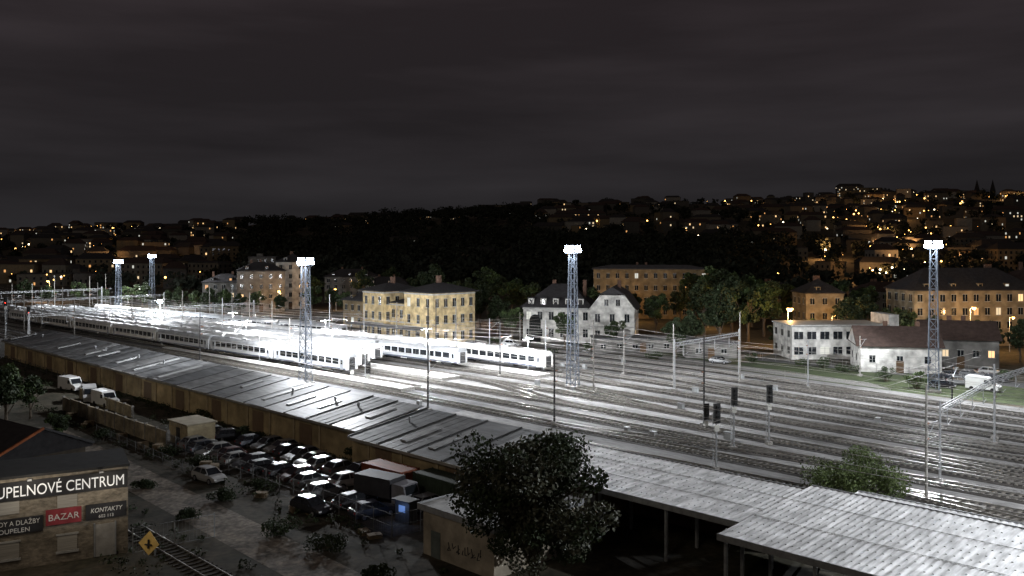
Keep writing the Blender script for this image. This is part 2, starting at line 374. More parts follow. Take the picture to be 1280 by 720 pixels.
# ---------------------------------------------------------------- shed & canopies (local x=-u, y=v)
ochre=mat('ochre_plaster',(.48,.38,.22),.9,scale=.5,var=.45,scale2=.12,bump=.1)
roofs=[mat('shed_sheet_roof_a',(.12,.122,.125),.6,.0,scale=.35,var=.55,stretch=(.25,1,1),scale2=1.5,spec=.3),mat('shed_sheet_roof_b',(.085,.087,.09),.65,.0,scale=.4,var=.5,stretch=(.25,1,1),scale2=1.2,spec=.25),mat('shed_sheet_roof_c',(.15,.15,.15),.5,.0,scale=.5,var=.5,stretch=(.25,1,1),scale2=1.8,spec=.35)]
roofl=mat('shed_light_panel',(.34,.345,.345),.4,.0,scale=.6,var=.3)
whitem=mat('white_corrugated_roof',(.76,.765,.77),.55,.0,scale=.35,var=.28,stretch=(1,.25,1),scale2=2)
capm=mat('roof_fixing_caps',(.5,.5,.5),.7)
def shed(u0,u1,v0,v1,ze,zr):
    cu=(u0+u1)/2; x,y=UV(cu,v0); a=Asm('freight_shed',(x,y,0),ROT); h=(u1-u0)/2; W=v1-v0
    w=a['walls']; w.box(-h,h,0,.3,0,ze,ochre); w.box(-h,h,W-.3,W,0,zr-.15,ochre)
    for s in (-1,1):
        x0=min(s*h,s*(h-.3));x1=max(s*h,s*(h-.3))
        w.add([(x0,.3,0),(x1,.3,0),(x1,W-.3,0),(x0,W-.3,0),(x0,.3,ze),(x1,.3,ze),(x1,W-.3,zr-.16),(x0,W-.3,zr-.16)],[(3,2,1,0),(4,5,6,7),(0,1,5,4),(1,2,6,5),(2,3,7,6),(3,0,4,7)],ochre)
    r=a['roof']; n=int(round((u1-u0)/5.2)); rnd=random.Random(int(u0))
    def zz(yy,o=0): return ze+(zr-ze)*yy/W+o
    for k in range(n):
        xa=-h+(2*h)*k/n; xb=-h+(2*h)*(k+1)/n; m=rnd.choice(roofs)
        t=rnd.uniform(0,.05); tw=rnd.uniform(-.09,.09)
        V=[]
        for o in (.02,.16):
            for xx,yy,e in ((xa+.04,-.6,0),(xb-.04,-.6,tw),(xb-.04,W+.4,0),(xa+.04,W+.4,tw)): V.append((xx,yy,zz(yy,o+t+e+.09)))
        r.add(V,[(3,2,1,0),(4,5,6),(4,6,7),(0,1,5,4),(1,2,6,5),(2,3,7,6),(3,0,4,7)],m)
        r.beam((xa,-.62,zz(-.6,.28)),(xa,W+.42,zz(W+.4,.28)),.16,mat('ridge_cap',(.04,.04,.04),.7))
        for q in (1,2,3): r.beam((xa+1.3*q,-.6,zz(-.6,.24)),(xa+1.3*q,W+.4,zz(W+.4,.24)),.05,m)
        if rnd.random()<.45:       # translucent skylight strip, sits on the sheet
            o=xa+rnd.uniform(.8,2.5); w2=rnd.uniform(.5,1.0); y0=rnd.uniform(0,W*.4); y1=W*rnd.uniform(.6,1)
            r.add([(o,y0,zz(y0,.42)),(o+w2,y0,zz(y0,.42)),(o+w2,y1,zz(y1,.42)),(o,y1,zz(y1,.42)),(o,y0,zz(y0,.2)),(o+w2,y0,zz(y0,.2)),(o+w2,y1,zz(y1,.2)),(o,y1,zz(y1,.2))],[(0,1,2,3),(0,4,5,1),(1,5,6,2),(2,6,7,3),(3,7,4,0)],roofl)
        if rnd.random()<.3: r.cyl((xa+2.5,W*.6,zz(W*.6)),(xa+2.5,W*.6,zz(W*.6,.9)),.16,.16,8,steel)
    dd=a['doors']; k=0; xx=-h+3
    while xx<h-3:
        dd.box(xx,xx+.35,-.14,-.002,0,ze-.25,mat('pilaster',(.45,.37,.24),.9))
        if k%2==0: dd.box(xx+1.4,xx+4.2,-.05,-.003,.15,2.9,mat('brown_door',(.2,.14,.09),.7,scale=3,stretch=(4,1,.3)))
        xx+=5.8;k+=1
    dd.box(-h,h,-.7,-.61,zz(-.6)-.05,zz(-.6)+.26,mat('fascia',(.3,.29,.26),.8))
    a.build()
shed(83,216,59,68,3.6,5.0)
shed(61,82.4,57.6,68,3.3,4.8)
x,y=UV(51,45.5); a=Asm('flat_roof_store',(x,y,0),ROT)
w=a['walls']; w.box(-4.2,4,0,11.3,0,3.7,mat('grey_plaster',(.42,.37,.29),.9,scale=.7,var=.4,scale2=.2))
a['roof'].box(-4.5,4.3,-.3,11.4,3.72,3.95,mat('bitumen_roof',(.4,.4,.39),.8,scale=.5,var=.5))
a['roof'].box(-4.55,4.35,-.36,-.305,3.6,4.1,steel); a['roof'].box(4.31,4.36,-.3,11.4,3.6,4.1,steel);a['roof'].box(-4.56,-4.51,-.3,11.4,3.6,4.1,steel)
a['doors'].box(-3.2,-2.1,-.06,-.004,0,2.1,mat('steel_door',(.12,.14,.13),.6))
g=a['graffiti']; gm_=mat('graffiti_paint',(.03,.03,.035),.7)
for k in range(12):
    x0=-1.2+k*.33+random.uniform(-.1,.1); z0=.9+random.random()*.4
    g.beam((x0,-.02,z0),(x0+random.uniform(-.2,.4),-.02,z0+random.uniform(.3,.8)),.05,gm_); g.beam((x0,-.02,z0),(x0+random.uniform(.1,.4),-.02,z0+random.uniform(-.1,.3)),.04,gm_)
a.build()

def canopy(name,u0,u1,v0,v1,z0,z1,walls=False):
    cu=(u0+u1)/2; x,y=UV(cu,v0); a=Asm(name,(x,y,0),ROT); h=(u1-u0)/2; W=v1-v0
    r=a['corrugated_roof']; n=int((u1-u0)/.5); vs=[]
    for k in range(n*2+1):
        xx=-h+2*h*k/(2*n); dz=.0 if k%2 else .06
        vs+=[(xx,0,z0+dz),(xx,W,z1+dz)]
    r.add(vs,[(2*k,2*k+2,2*k+3,2*k+1) for k in range(n*2)],whitem)
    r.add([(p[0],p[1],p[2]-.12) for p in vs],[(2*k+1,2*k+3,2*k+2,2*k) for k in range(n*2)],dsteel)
    for yy in np.arange(1.2,W-.6,1.25):
        zz=z0+(z1-z0)*yy/W
        for k in range(n):
            if random.random()<.08: continue
            xx=-h+2*h*(2*k)/(2*n); r.box(xx-.055,xx+.055,yy-.05,yy+.05,zz+.045,zz+.10,capm)
    for yy in (W*.36,W*.7):
        zz=z0+(z1-z0)*yy/W; r.box(-h,h,yy-.04,yy+.04,zz+.065,zz+.10,whitem)
    s=a['structure']; s.box(-h,h,-.1,-.005,z0-.35,z0+.12,steel); s.box(-h,h,W+.005,W+.1,z1-.35,z1+.12,steel)
    nb=max(2,int((u1-u0)/6))
    for k in range(nb+1):
        xx=-h+.2+(2*h-.4)*k/nb
        s.beam((xx,.1,z0-.3),(xx,W-.1,z1-.3),.22,dsteel)
        for yy in (.8,W/2,W-.8):
            zz=z0+(z1-z0)*yy/W; s.beam((xx,yy,0),(xx,yy,zz-.3),.22,steel)
            s.beam((xx,yy,zz-1.5),(xx,yy+(1.2 if yy<W-1 else -1.2),zz-.35),.1,dsteel)
    if walls: a['back_wall'].box(-h,h,W-1.4,W-1.2,0,z1-.5,mat('dark_brick',(.12,.08,.06),.9,scale=2))
    a.build()
canopy('loading_canopy',33.3,60.5,57,67.3,4.7,5.1,True)
canopy('loading_canopy',-20,33,53.6,67.8,4.75,5.35)
canopy('platform_canopy',-20,31,69.3,72.0,4.3,4.45)

# ---------------------------------------------------------------- buildings
WALLM={'ochre':mat('wall_ochre',(.26,.195,.11),.9,scale=.3,var=.35,scale2=.5),'white':mat('wall_white',(.55,.54,.51),.85,scale=.3,var=.2,scale2=.7),
 'grey':mat('wall_grey',(.17,.165,.155),.9,scale=.3,var=.3,scale2=.5),'cream':mat('wall_cream',(.27,.22,.145),.9,scale=.3,var=.3,scale2=.5),'brick':mat('wall_brick',(.12,.07,.05),.9,scale=1.5,var=.4),
 'station':mat('wall_station_yellow',(.54,.42,.23),.9,scale=.3,var=.25,scale2=.8)}
ROOFM={'dark':mat('roof_dark',(.035,.033,.035),.8,scale=1.5,var=.5),'tile':mat('roof_tile',(.05,.032,.026),.9,scale=1.2,var=.5),'grey':mat('roof_grey',(.1,.1,.105),.8,scale=.8,var=.4)}
def hip(b,x0,x1,y0,y1,z,h,m,o=.5,gable=False):
    x0-=o;x1+=o;y0-=o;y1+=o
    b.box(x0,x1,y0,y1,z,z+.22,m); z+=.222
    W=y1-y0;L=x1-x0
    if L>=W:
        i=0.01 if gable else min(W/2,L/2-.1); r0=(x0+i,(y0+y1)/2,z+h); r1=(x1-i,(y0+y1)/2,z+h)
        b.add([(x0,y0,z),(x1,y0,z),(x1,y1,z),(x0,y1,z),r0,r1],[(0,1,5,4),(2,3,4,5),(1,2,5),(3,0,4)],m)
    else:
        i=0.01 if gable else min(L/2,W/2-.1); r0=((x0+x1)/2,y0+i,z+h); r1=((x0+x1)/2,y1-i,z+h)
        b.add([(x0,y0,z),(x1,y0,z),(x1,y1,z),(x0,y1,z),r0,r1],[(1,2,5,4),(3,0,4,5),(0,1,4),(2,3,5)],m)
def facade(a,x0,x1,y0,y1,z0,h,floors,lit=.1,sp=3.0,ww=1.1,wh=1.6,rnd=random,frames=True,sides='xXyY'):
    fh=h/floors
    for sd in sides:
        if sd in 'yY': L=x1-x0
        else: L=y1-y0
        n=max(1,int((L-1)/sp)); 
        for f in range(floors):
            zc=z0+fh*(f+.55)
            for k in range(n):
                t=(k+.5)/n*L
                m=rnd.choice(LW) if rnd.random()<lit else glass
                def bx(w2,h2,o0,o1,mm,dz=0,part='windows'):
                    b=a[part]
                    if sd=='y': b.box(x0+t-w2,x0+t+w2,y0-o1,y0-o0,zc-h2+dz,zc+h2+dz,mm)
                    elif sd=='Y': b.box(x0+t-w2,x0+t+w2,y1+o0,y1+o1,zc-h2+dz,zc+h2+dz,mm)
                    elif sd=='x': b.box(x0-o1,x0-o0,y0+t-w2,y0+t+w2,zc-h2+dz,zc+h2+dz,mm)
                    else: b.box(x1+o0,x1+o1,y0+t-w2,y0+t+w2,zc-h2+dz,zc+h2+dz,mm)
                bx(ww/2,wh/2,.003,.03,m)
                if frames:
                    bx(ww/2+.12,.06,.004,.14,frame_w,-wh/2-.07,'window_frames'); bx(ww/2+.12,.05,.004,.1,frame_w,wh/2+.06,'window_frames')
                    bx(.04,wh/2-.01,.031,.05,frame_w,0,'window_frames')
def house(name,x,y,rot,L,W,h,floors,wall,roof,rh,lit=.1,gable=False,sp=3.0,z=0,chim=2,ww=1.1,wh=1.6):
    a=Asm(name,(x,y,z),rot); rnd=random.Random(int(x*7+y*3))
    wm_=WALLM[wall]; a['walls'].box(-L/2,L/2,-W/2,W/2,-3 if z>0 else 0,h,wm_)
    if rh>0:
        hip(a['roof'],-L/2,L/2,-W/2,W/2,h+.002,rh,ROOFM[roof],gable=gable)
        if gable:
            for s in (-1,1): a['gable_wall'].add([(s*(L/2+.52),-W/2+.3,h+.23),(s*(L/2+.52),W/2-.3,h+.23),(s*(L/2+.52),0,h+rh*.93)],[(0,1,2)],wm_)
    else: a['roof'].box(-L/2-.2,L/2+.2,-W/2-.2,W/2+.2,h+.002,h+.4,ROOFM[roof]); a['roof'].box(-L/4,-L/4+3,-1.5,1.5,h+.402,h+1.9,wm_)
    if h>7:
        a['cornice'].box(-L/2-.12,L/2+.12,-W/2-.12,-W/2-.003,h-.5,h-.2,wm_); a['cornice'].box(L/2+.003,L/2+.12,-W/2,W/2,h-.5,h-.2,wm_);a['cornice'].box(-L/2-.12,-L/2-.003,-W/2,W/2,h-.5,h-.2,wm_)
        a['cornice'].box(-L/2-.06,L/2+.06,-W/2-.08,-W/2-.003,h/floors+.1,h/floors+.25,wm_)
        for k in range(int(L/7)): 
            dx=-L/2+3.5+k*7
            if rh>2.5:
                a['dormers'].box(dx-.6,dx+.6,-W/2+.6,-W/2+3,h+.3,h+1.7,wm_); a['dormers'].box(dx-.4,dx+.4,-W/2+.55,-W/2+.59,h+.5,h+1.5,rnd.choice(LW) if rnd.random()<lit*1.5 else glass); a['dormers'].box(dx-.75,dx+.75,-W/2+.4,-W/2+3,h+1.702,h+1.85,ROOFM[roof])
    facade(a,-L/2,L/2,-W/2,W/2,0,h-.3,floors,lit,sp,ww,wh,rnd)
    a['door'].box(-.7,.7,-W/2-.16,-W/2-.06,0,2.3,mat('wood_door',(.1,.06,.03),.6))
    for k in range(chim):
        cx=rnd.uniform(-L*.3,L*.3); a['chimneys'].box(cx-.4,cx+.4,.6,1.3,h+rh*.4,h+rh+1.1,WALLM['brick'])
    a.build(); return a
x,y=at(520,229)
a=Asm('station_building',(x,y,0),ROT); W_=WALLM['station']
a['walls'].box(4,15,-7,7,0,13,W_); a['walls'].box(-6,3.99,-4,6,0,9.6,W_); a['walls'].box(-15,-6.01,-6,6,0,12.6,W_)
hip(a['roof'],4,15,-7,7,13.002,2,ROOFM['dark'],.9); hip(a['roof'],-6,3.9,-4,6,9.602,1.6,ROOFM['dark'],.1); hip(a['roof'],-15,-6.01,-6,6,12.602,1.8,ROOFM['dark'],.9)
rr=random.Random(3)
for (x0,x1,y0,y1,h,f) in ((4,15,-7,7,12.4,3),(-6,3.99,-4,6,9,2),(-15,-6.01,-6,6,12,3)):
    facade(a,x0,x1,y0,y1,0,h,f,.03,2.6,1.1,2.0,rr,sides='yX' if x0==4 else 'yxX' if x0==-15 else 'y')
    for zz in (h/f+.2,h+.1): a['cornice'].box(x0-.1,x1+.1,y0-.18,y0-.003,zz,zz+.3,frame_w)
    if x0!=-6: a['cornice'].box(x1+.003,x1+.18,y0,y1,h+.1,h+.4,frame_w)
a['platform_roof'].box(-14,14,-12,-7.2,4.2,4.5,ROOFM['grey'])
for k in range(8): a['platform_roof'].beam((-13+k*3.8,-11,0),(-13+k*3.8,-11,4.2),.2,dsteel)
a['chimneys'].box(8,9,0,1,14,17,WALLM['brick']);a['chimneys'].box(-11,-10,0,1,13.5,16.2,WALLM['brick'])
a.build()
house('station_annex',*at(478,262),ROT,26,10,8,2,'ochre','dark',3,.05)
x,y=at(728,229); a=Asm('white_villa',(x,y,0),math.radians(-12)); W_=WALLM['white']
a['walls'].box(-14.5,3,-6,7,0,8.8,W_); a['walls'].box(3.01,14,-8,7,0,8.6,W_)
hip(a['roof'],-14.5,3,-6,7,8.802,5.6,ROOFM['dark'],.6); 
a['gable'].add([(2.6,-8,8.6),(14.4,-8,8.6),(11.6,-8,12.2),(5.4,-8,12.2),(2.6,7,8.6),(14.4,7,8.6),(11.6,7,12.2),(5.4,7,12.2)],[(0,1,2,3),(5,4,7,6)],W_)
a['roof'].add([(2.3,-8.4,8.5),(5.2,-8.4,12.4),(5.2,7.4,12.4),(2.3,7.4,8.5),(14.7,-8.4,8.5),(11.8,-8.4,12.4),(11.8,7.4,12.4),(14.7,7.4,8.5),(8.5,-8.4,14.3),(8.5,7.4,14.3)],[(0,1,2,3),(7,6,5,4),(1,8,9,2),(8,5,6,9),(1,5,8)],ROOFM['dark'])
rr=random.Random(5)
facade(a,-14.5,3,-6,7,0,8.6,2,.03,2.7,1.2,2,rr,sides='yx'); facade(a,3.01,14,-8,7,0,8.4,2,.03,2.6,1.2,2,rr,sides='yX'); facade(a,5.6,11.4,-8,7,8.6,3.2,1,0,2.4,1,1.5,rr,sides='y')
for k in range(5):
    cx=-12.5+k*3.2; a['dormers'].box(cx-.7,cx+.7,-5.8,-3.2,9.3,11.1,W_); a['dormers'].box(cx-.45,cx+.45,-5.86,-5.81,9.6,10.8,glass)
    a['dormers'].box(cx-.9,cx+.9,-6,-3,11.1,11.3,ROOFM['dark'])
arc=[(-12.9,0),(-9.9,0)]+[(-11.4+1.5*math.cos(t),5.2+1.8*math.sin(t)) for t in np.linspace(0,math.pi,9)]
a['arched_opening'].poly([(p[0],-6.2,p[1]) for p in arc],mat('dark_opening',(.012,.012,.012),.9))
for cx in (-8,0,9): a['chimneys'].box(cx,cx+.9,1,2,11,15.6,WALLM['brick'])
a['cornice'].box(-14.7,3,-6.2,-6.005,8.3,8.7,frame_w);a['cornice'].box(3,14.2,-8.2,-8.005,4.2,4.45,frame_w)
a.build()
house('ochre_apartment_house',*at(812,300),math.radians(-5),38,12,16.5,4,'ochre','grey',1.2,.09)
x,y=at(1042,196); a=Asm('white_office_building',(x,y,0),math.radians(4)); W_=WALLM['white']
a['walls'].box(-11.5,10,-5,6,0,7.2,W_); a['roof'].box(-11.8,10.2,-5.4,6.3,7.202,7.5,frame_w); a['walls'].box(10.01,12.3,-5.2,3,0,9.6,W_)
for f in range(2):
    for k in range(7):
        cx=-10+k*2.9; a['windows'].box(cx-1,cx+1,-5.03,-5.003,1.1+f*3.3,2.7+f*3.3,LW[3] if (f,k)==(0,2) else glass)
        a['window_frames'].box(cx-.04,cx+.04,-5.06,-5.031,1.1+f*3.3,2.7+f*3.3,frame_w); a['window_frames'].box(cx-1.1,cx+1.1,-5.12,-5.004,.95+f*3.3,1.08+f*3.3,frame_w)
facade(a,-11.5,10,-5,6,0,7,2,0,3,1.2,1.4,sides='xX')
a['external_stair'].box(4,9,-7.5,-5.2,3.2,3.4,concrete)
for k in range(6): a['external_stair'].beam((4+k,-7.5,3.4),(4+k,-7.5,4.4),.05,steel)
a['external_stair'].beam((4,-7.5,4.4),(9,-7.5,4.4),.06,steel); a['external_stair'].beam((4.1,-7.4,0),(4.1,-7.4,3.2),.15,steel);a['external_stair'].beam((8.9,-7.4,0),(8.9,-7.4,3.2),.15,steel)
a.build()
house('white_gabled_house',*at(1118,176),ROT+.55,15,11,5.0,1,'white','tile',3.4,.1,gable=True,sp=4.2,wh=1.3)
house('storage_house',*at(1195,182),ROT+.5,14,9,5.6,1,'grey','tile',3.4,.3,gable=True,sp=2.6,wh=1.3)
house('ochre_apartment_house',*at(1200,222),math.radians(6),32,13,13.6,4,'cream','dark',5.2,.13,sp=2.7,ww=1.2,wh=1.7)
house('ochre_apartment_house',*at(1022,236),math.radians(2),10,10,12.0,3,'cream','dark',3.4,.06)
house('apartment_house',*at(1300,240),math.radians(2),18,12,15,4,'cream','tile',4,.12)
house('low_store_building',*at(800,206),math.radians(3),22,7,3.0,1,'grey','grey',.0,0,chim=0,wh=1,sp=3.5)
house('low_store_building',*at(886,196),math.radians(-4),11,7,3.2,1,'grey','grey',.8,0,chim=0,wh=1,sp=3.5)
for (px,d,L,W,h,fl,wl,rf,rh,r) in ((326,330,17,12,15,4,'grey','dark',3,.3),(366,345,11,12,18,5,'white','dark',3,.1),(282,350,16,12,10,3,'grey','dark',3,.2),(330,470,14,12,17,5,'grey','grey',0,.1),
   (440,380,22,12,11,4,'grey','dark',3,.1),(486,345,18,10,9,3,'white','dark',3,-.1),
   (960,300,20,12,9,3,'ochre','dark',3,.1),(1105,300,20,12,9,3,'grey','tile',3,-.1)):
    x,y=at(px,d); house('apartment_house',x,y,r,L,W,h,fl,wl,rf,rh,.07,z=float(max(0,terr(x,y)-.3)))

# city on the hills
rnd=random.Random(11)
cb=MB(); lamps=MB(); lampsites=[]
wl=[mat('far_wall_a',(.12,.105,.085),.9),mat('far_wall_b',(.08,.075,.07),.9),mat('far_wall_c',(.16,.125,.08),.9),mat('far_wall_d',(.06,.058,.055),.9),mat('far_wall_e',(.2,.19,.175),.9)]
rl=[mat('far_roof_a',(.03,.028,.03),.9),mat('far_roof_b',(.045,.03,.026),.9)]
def cityb(x,y,L,W,h,rot,lit,win=True):
    z=float(terr(x,y))-3; ca,sa=math.cos(rot),math.sin(rot)
    T=lambda p:(x+p[0]*ca-p[1]*sa,y+p[0]*sa+p[1]*ca,z+p[2])
    h+=3; w=rnd.choice(wl)
    q=[(-L/2,-W/2),(L/2,-W/2),(L/2,W/2),(-L/2,W/2)]
    cb.add([T((*p,0)) for p in q]+[T((*p,h)) for p in q],[(0,1,5,4),(1,2,6,5),(2,3,7,6),(3,0,4,7),(4,5,6,7)],w)
    rh=rnd.choice([0.6,3,3.5,4]); rm=rnd.choice(rl); o=.5
    cb.add([T((-L/2-o,-W/2-o,h+.02)),T((L/2+o,-W/2-o,h+.02)),T((L/2+o,W/2+o,h+.02)),T((-L/2-o,W/2+o,h+.02)),T((-L/2+W*.3,0,h+rh)),T((L/2-W*.3,0,h+rh))],[(0,1,5,4),(2,3,4,5),(1,2,5),(3,0,4),(3,2,1,0)],rm)
    fl=int((h-3)/3.1)
    for f in range(fl):
        zc=3+1.6+f*3.1
        for sd in range(4):
            A,B=q[sd],q[(sd+1)%4]; ln=math.hypot(B[0]-A[0],B[1]-A[1]); n=int(ln/3.2)
            dx,dy=(B[0]-A[0])/ln,(B[1]-A[1])/ln; nx_,ny_=dy,-dx
            for k in range(n):
                islit=rnd.random()<lit
                if not islit and not win: continue
                t=(k+.5)/n*ln; cx,cy=A[0]+dx*t+nx_*.08,A[1]+dy*t+ny_*.08
                cb.add([T((cx-dx*.6,cy-dy*.6,zc-.8)),T((cx+dx*.6,cy+dy*.6,zc-.8)),T((cx+dx*.6,cy+dy*.6,zc+.8)),T((cx-dx*.6,cy-dy*.6,zc+.8))],[(0,1,2,3)],rnd.choice(LW) if islit else glass)
def addlamp(x,y,warm=True,r=.5,h=8):
    z=float(terr(x,y)); m=STL if warm else STW
    lamps.beam((x,y,z),(x,y,z+h),.2,dsteel); lamps.beam((x,y,z+h),(x,y-1.2,z+h+.2),.12,dsteel)
    lamps.cyl((x,y-1.2,z+h+.1),(x,y-1.2,z+h-r*.9),r*.5,r,8,m); lamps.cyl((x,y-1.2,z+h-r*.9),(x,y-1.2,z+h-r*1.5),r,r*.4,8,m)
for k in range(540):
    d=rnd.uniform(480,1550); az=rnd.uniform(-.64,.64)
    if -.32<az<.02 and d<1200 and rnd.random()<.95: continue
    if .02<=az<.3 and d<800 and rnd.random()<.8: continue
    if az>=.3 and d<600 and rnd.random()<.4: continue
    x=az*d; y=d
    if x*.704+y*.71<175: continue
    lit=.14 if az>.38 else .07
    if az<-.4: lit=.13
    q_=rnd.random()
    if q_<.2: lit*=2.4
    elif q_<.55: lit*=.25
    cityb(x,y,rnd.uniform(12,30),rnd.uniform(10,14),rnd.uniform(7,14),rnd.uniform(-.5,.5),lit,win=d<700)
for k in range(26):
    az=rnd.uniform(.0,.6); d=rnd.uniform(1480,1540); cityb(az*d,d,rnd.uniform(12,34),12,rnd.uniform(6,15),rnd.uniform(-.3,.3),.12,False)
for L_ in ((1062,1400,40,20),(1085,1380,40,16),(620,1250,50,14),(725,900,52,13),(930,1450,60,14),(60,620,34,13),(20,560,30,12),(120,640,30,12),(175,700,30,12)):
    x,y=at(L_[0],L_[1]); cityb(x,y,L_[2],13,L_[3],0,.25,False)
obj('distant_city_buildings',cb.mesh('distant_city_buildings'))
for k in range(340):
    az=rnd.choice([rnd.uniform(-.6,-.35),rnd.uniform(-.6,-.42),rnd.uniform(.05,.6),rnd.gauss(.42,.03),rnd.gauss(.44,.06),rnd.gauss(.53,.05)]); d=rnd.uniform(420,1450)
    addlamp(az*d,d,rnd.random()<.75,rnd.uniform(.15,.8)**1.3*(.6+d/1400),rnd.uniform(6,9))
    if k%13==0: lampsites.append((az*d,d-2,float(terr(az*d,d))+7))
obj('distant_street_lamps',lamps.mesh('distant_street_lamps'))
for i,(x,y,z) in enumerate(lampsites): light('street_light_source','POINT',(x,y,z),30000,(1,.5,.18),.6)
x,y=at(1228,1480); a=Asm('church',(x,y,float(terr(x,y))-2),0.1); st=wl[1]
a['nave'].box(-16,16,-8,8,0,14,st); hip(a['roof'],-16,16,-8,8,14.002,9,rl[0],gable=True)
for sx in (-14,14):
    a['towers'].box(sx-3,sx+3,-9.5,-3.5,0,26,st); a['towers'].add([(sx-3.3,-9.8,26),(sx+3.3,-9.8,26),(sx+3.3,-3.2,26),(sx-3.3,-3.2,26),(sx,-6.5,46)],[(0,1,4),(1,2,4),(2,3,4),(3,0,4)],rl[0])
for k in range(5): a['windows'].box(-9+k*4.4-.7,-9+k*4.4+.7,-8.1,-8.01,4,11,glass)
a.build()
x,y=at(765,480); a=Asm('terrace_wall',(x,y,float(terr(x,y))),.03); a['wall'].box(-48,50,-1,1,-3,7,wl[4]) ; a['coping'].box(-48.3,50.3,-1.3,1.3,7.002,7.5,concrete)
for k in range(16): a['buttresses'].box(-46+k*6.2,-45.2+k*6.2,-1.6,-1.003,-3,6,wl[4])
a.build()

def street_lamp(x,y,h,power,warm=True,r=.35,z=0):
    a=Asm('street_lamp',(x,y,z),0); p=a['pole']; p.cyl((0,0,0),(0,0,h),.1,.06,8,steel); p.beam((0,0,h),(0,-1.3,h+.3),.07,steel)
    hd=a['lamp_head']; hd.box(-.25,.25,-1.9,-1.1,h+.25,h+.42,dsteel); m=STL if warm else STW
    hd.cyl((0,-1.5,h+.24),(0,-1.5,h-.05),r*.9,r,12,m); hd.cyl((0,-1.5,h-.051),(0,-1.5,h-.05-r*.6),r,r*.4,12,m)
    e=a.build(); light('lamp_source','POINT',(0,-1.5,h-.45-r*.6),power,(1,.55,.2) if warm else (1,.9,.75),.25,parent=e)
for px,d,h,pw,wr,r in ((985,212,9.4,9000,True,.8),(1213,203,10.3,4200,True,.5),(1040,222,7,2500,True,.3),(885,262,7,2500,True,.3),(350,318,8,4000,True,.4),(62,380,9,5000,True,.5),(420,330,8,2500,True,.4),(1148,205,6,2000,False,.25),(600,275,7,2000,True,.3),(1262,204,8,2500,True,.3),(792,282,7,2500,True,.3)):
    x,y=at(px,d); street_lamp(x,y,h,pw,wr,r,z=float(terr(x,y)))
STW2=emis('added_platform_lamp_face',(.9,.95,1),25)
def added_plat_lamp(u,v,pw=9000,h=6.5):  # no such lamps visible; added to brighten the trains and platforms
    x,y=UV(u,v); a=Asm('platform_lamp_or_fill',(x,y,.5),ROT); p=a['pole']; p.cyl((0,0,0),(0,0,h),.09,.06,8,steel); p.beam((0,-1,h),(0,1,h),.07,steel)
    for s in (-1,1): a['lamp_head'].box(-.2,.2,s*1-.35,s*1+.35,h-.12,h-.04,dsteel); a['lamp_head'].box(-.16,.16,s*1-.3,s*1+.3,h-.17,h-.125,STW2)
    e=a.build(); light('lamp_source','POINT',(0,0,h-.4),pw,(.95,.97,1),.3,parent=e)
for u in (128,158,190,235): added_plat_lamp(u,(tv(5,u)+tv(6,u))/2)
for u in (116,145,178,215): added_plat_lamp(u,(tv(7,u)+tv(8,u))/2)
for u in (130,165): added_plat_lamp(u,(tv(3,u)+tv(4,u))/2,6000)
x,y=at(200,262); a=Asm('platform_lamp_or_fill',(x,y,0),0); a['pole'].cyl((0,0,0),(0,0,8),.1,.08,8,steel); a['lamp_head'].box(-.6,.6,-.3,.3,7.6,8.3,FL); e=a.build(); light('lamp_source','POINT',(0,-1,7.3),20000,(.85,.93,1),.4,parent=e)

# ---------------------------------------------------------------- trees
def leaves(b,clumps,n,size,m,rs):
    P=[]
    for (cx,cy,cz,r) in clumps:
        d=rs.normal(size=(n,3)); d/=np.linalg.norm(d,axis=1)[:,None]; rad=r*(rs.uniform(.25,1,size=(n,1))**.5)
        P.append(d*rad*np.array([1,1,.75])+np.array([cx,cy,cz]))
    P=np.concatenate(P); k=len(P)
    a=rs.normal(size=(k,3)); a/=np.linalg.norm(a,axis=1)[:,None]; c=rs.normal(size=(k,3)); bb=np.cross(a,c); bb/=np.linalg.norm(bb,axis=1)[:,None]
    s=size*rs.uniform(.5,1.2,size=(k,1))
    V=np.stack([P-a*s*.5,P-bb*s*.32,P+a*s*.5,P+bb*s*.32],1).reshape(-1,3)
    o=len(b.v); b.v.extend(map(tuple,V.tolist())); mi=b.mid(m)
    b.f.extend([(o+4*i,o+4*i+1,o+4*i+2,o+4*i+3) for i in range(k)]); b.mi.extend([mi]*k)
def tree_parts(H,R,zb,seed,ncl,n,size,m,ms=None,fill=.88):
    rs=np.random.RandomState(seed); t=MB(); l=MB(); cl=[]
    zc=(H+zb)/2; hz=(H-zb)/2
    for k in range(ncl):
        d=rs.normal(size=3); d/=np.linalg.norm(d); q=rs.uniform(.3,fill); w=rs.uniform(.85,1.12)
        r=R*rs.uniform(.17,.32)
        c=(d[0]*R*q*w*.9,d[1]*R*q*w*.9,zc+d[2]*(hz-r*.5)*min(1,q*w+.1))
        cl.append((*c,r))
    leaves(l,cl[::2],n,size,m,rs); leaves(l,cl[1::2],n,size,ms or m,rs)
    t.cyl((0,0,-.3),(.1,0,zb+hz*.3),R*.07,R*.05,8,bark); t.cyl((.1,0,zb+hz*.3),(0,.1,zb+hz*1.3),R*.05,R*.02,7,bark)
    for c in cl[:max(6,ncl//2)]:
        z0=zb*.7+rs.uniform(0,1)*hz*.8; mid=(c[0]*.45,c[1]*.45,(z0+c[2])/2+.2)
        t.cyl((0,0,z0),mid,R*.03,R*.018,5,bark); t.cyl(mid,c[:3],R*.018,R*.006,5,bark)
    return t,l
def tree(name,x,y,rot,parts,sc=1,z=0):
    e=obj(name,None,(x,y,z),rot,sc); obj('trunk_and_limbs',parts[0],parent=e); obj('foliage_crown',parts[1],parent=e)
t,l=tree_parts(13.3,6.0,2.0,2,84,380,.34,leaf0,leaf2,1.0)
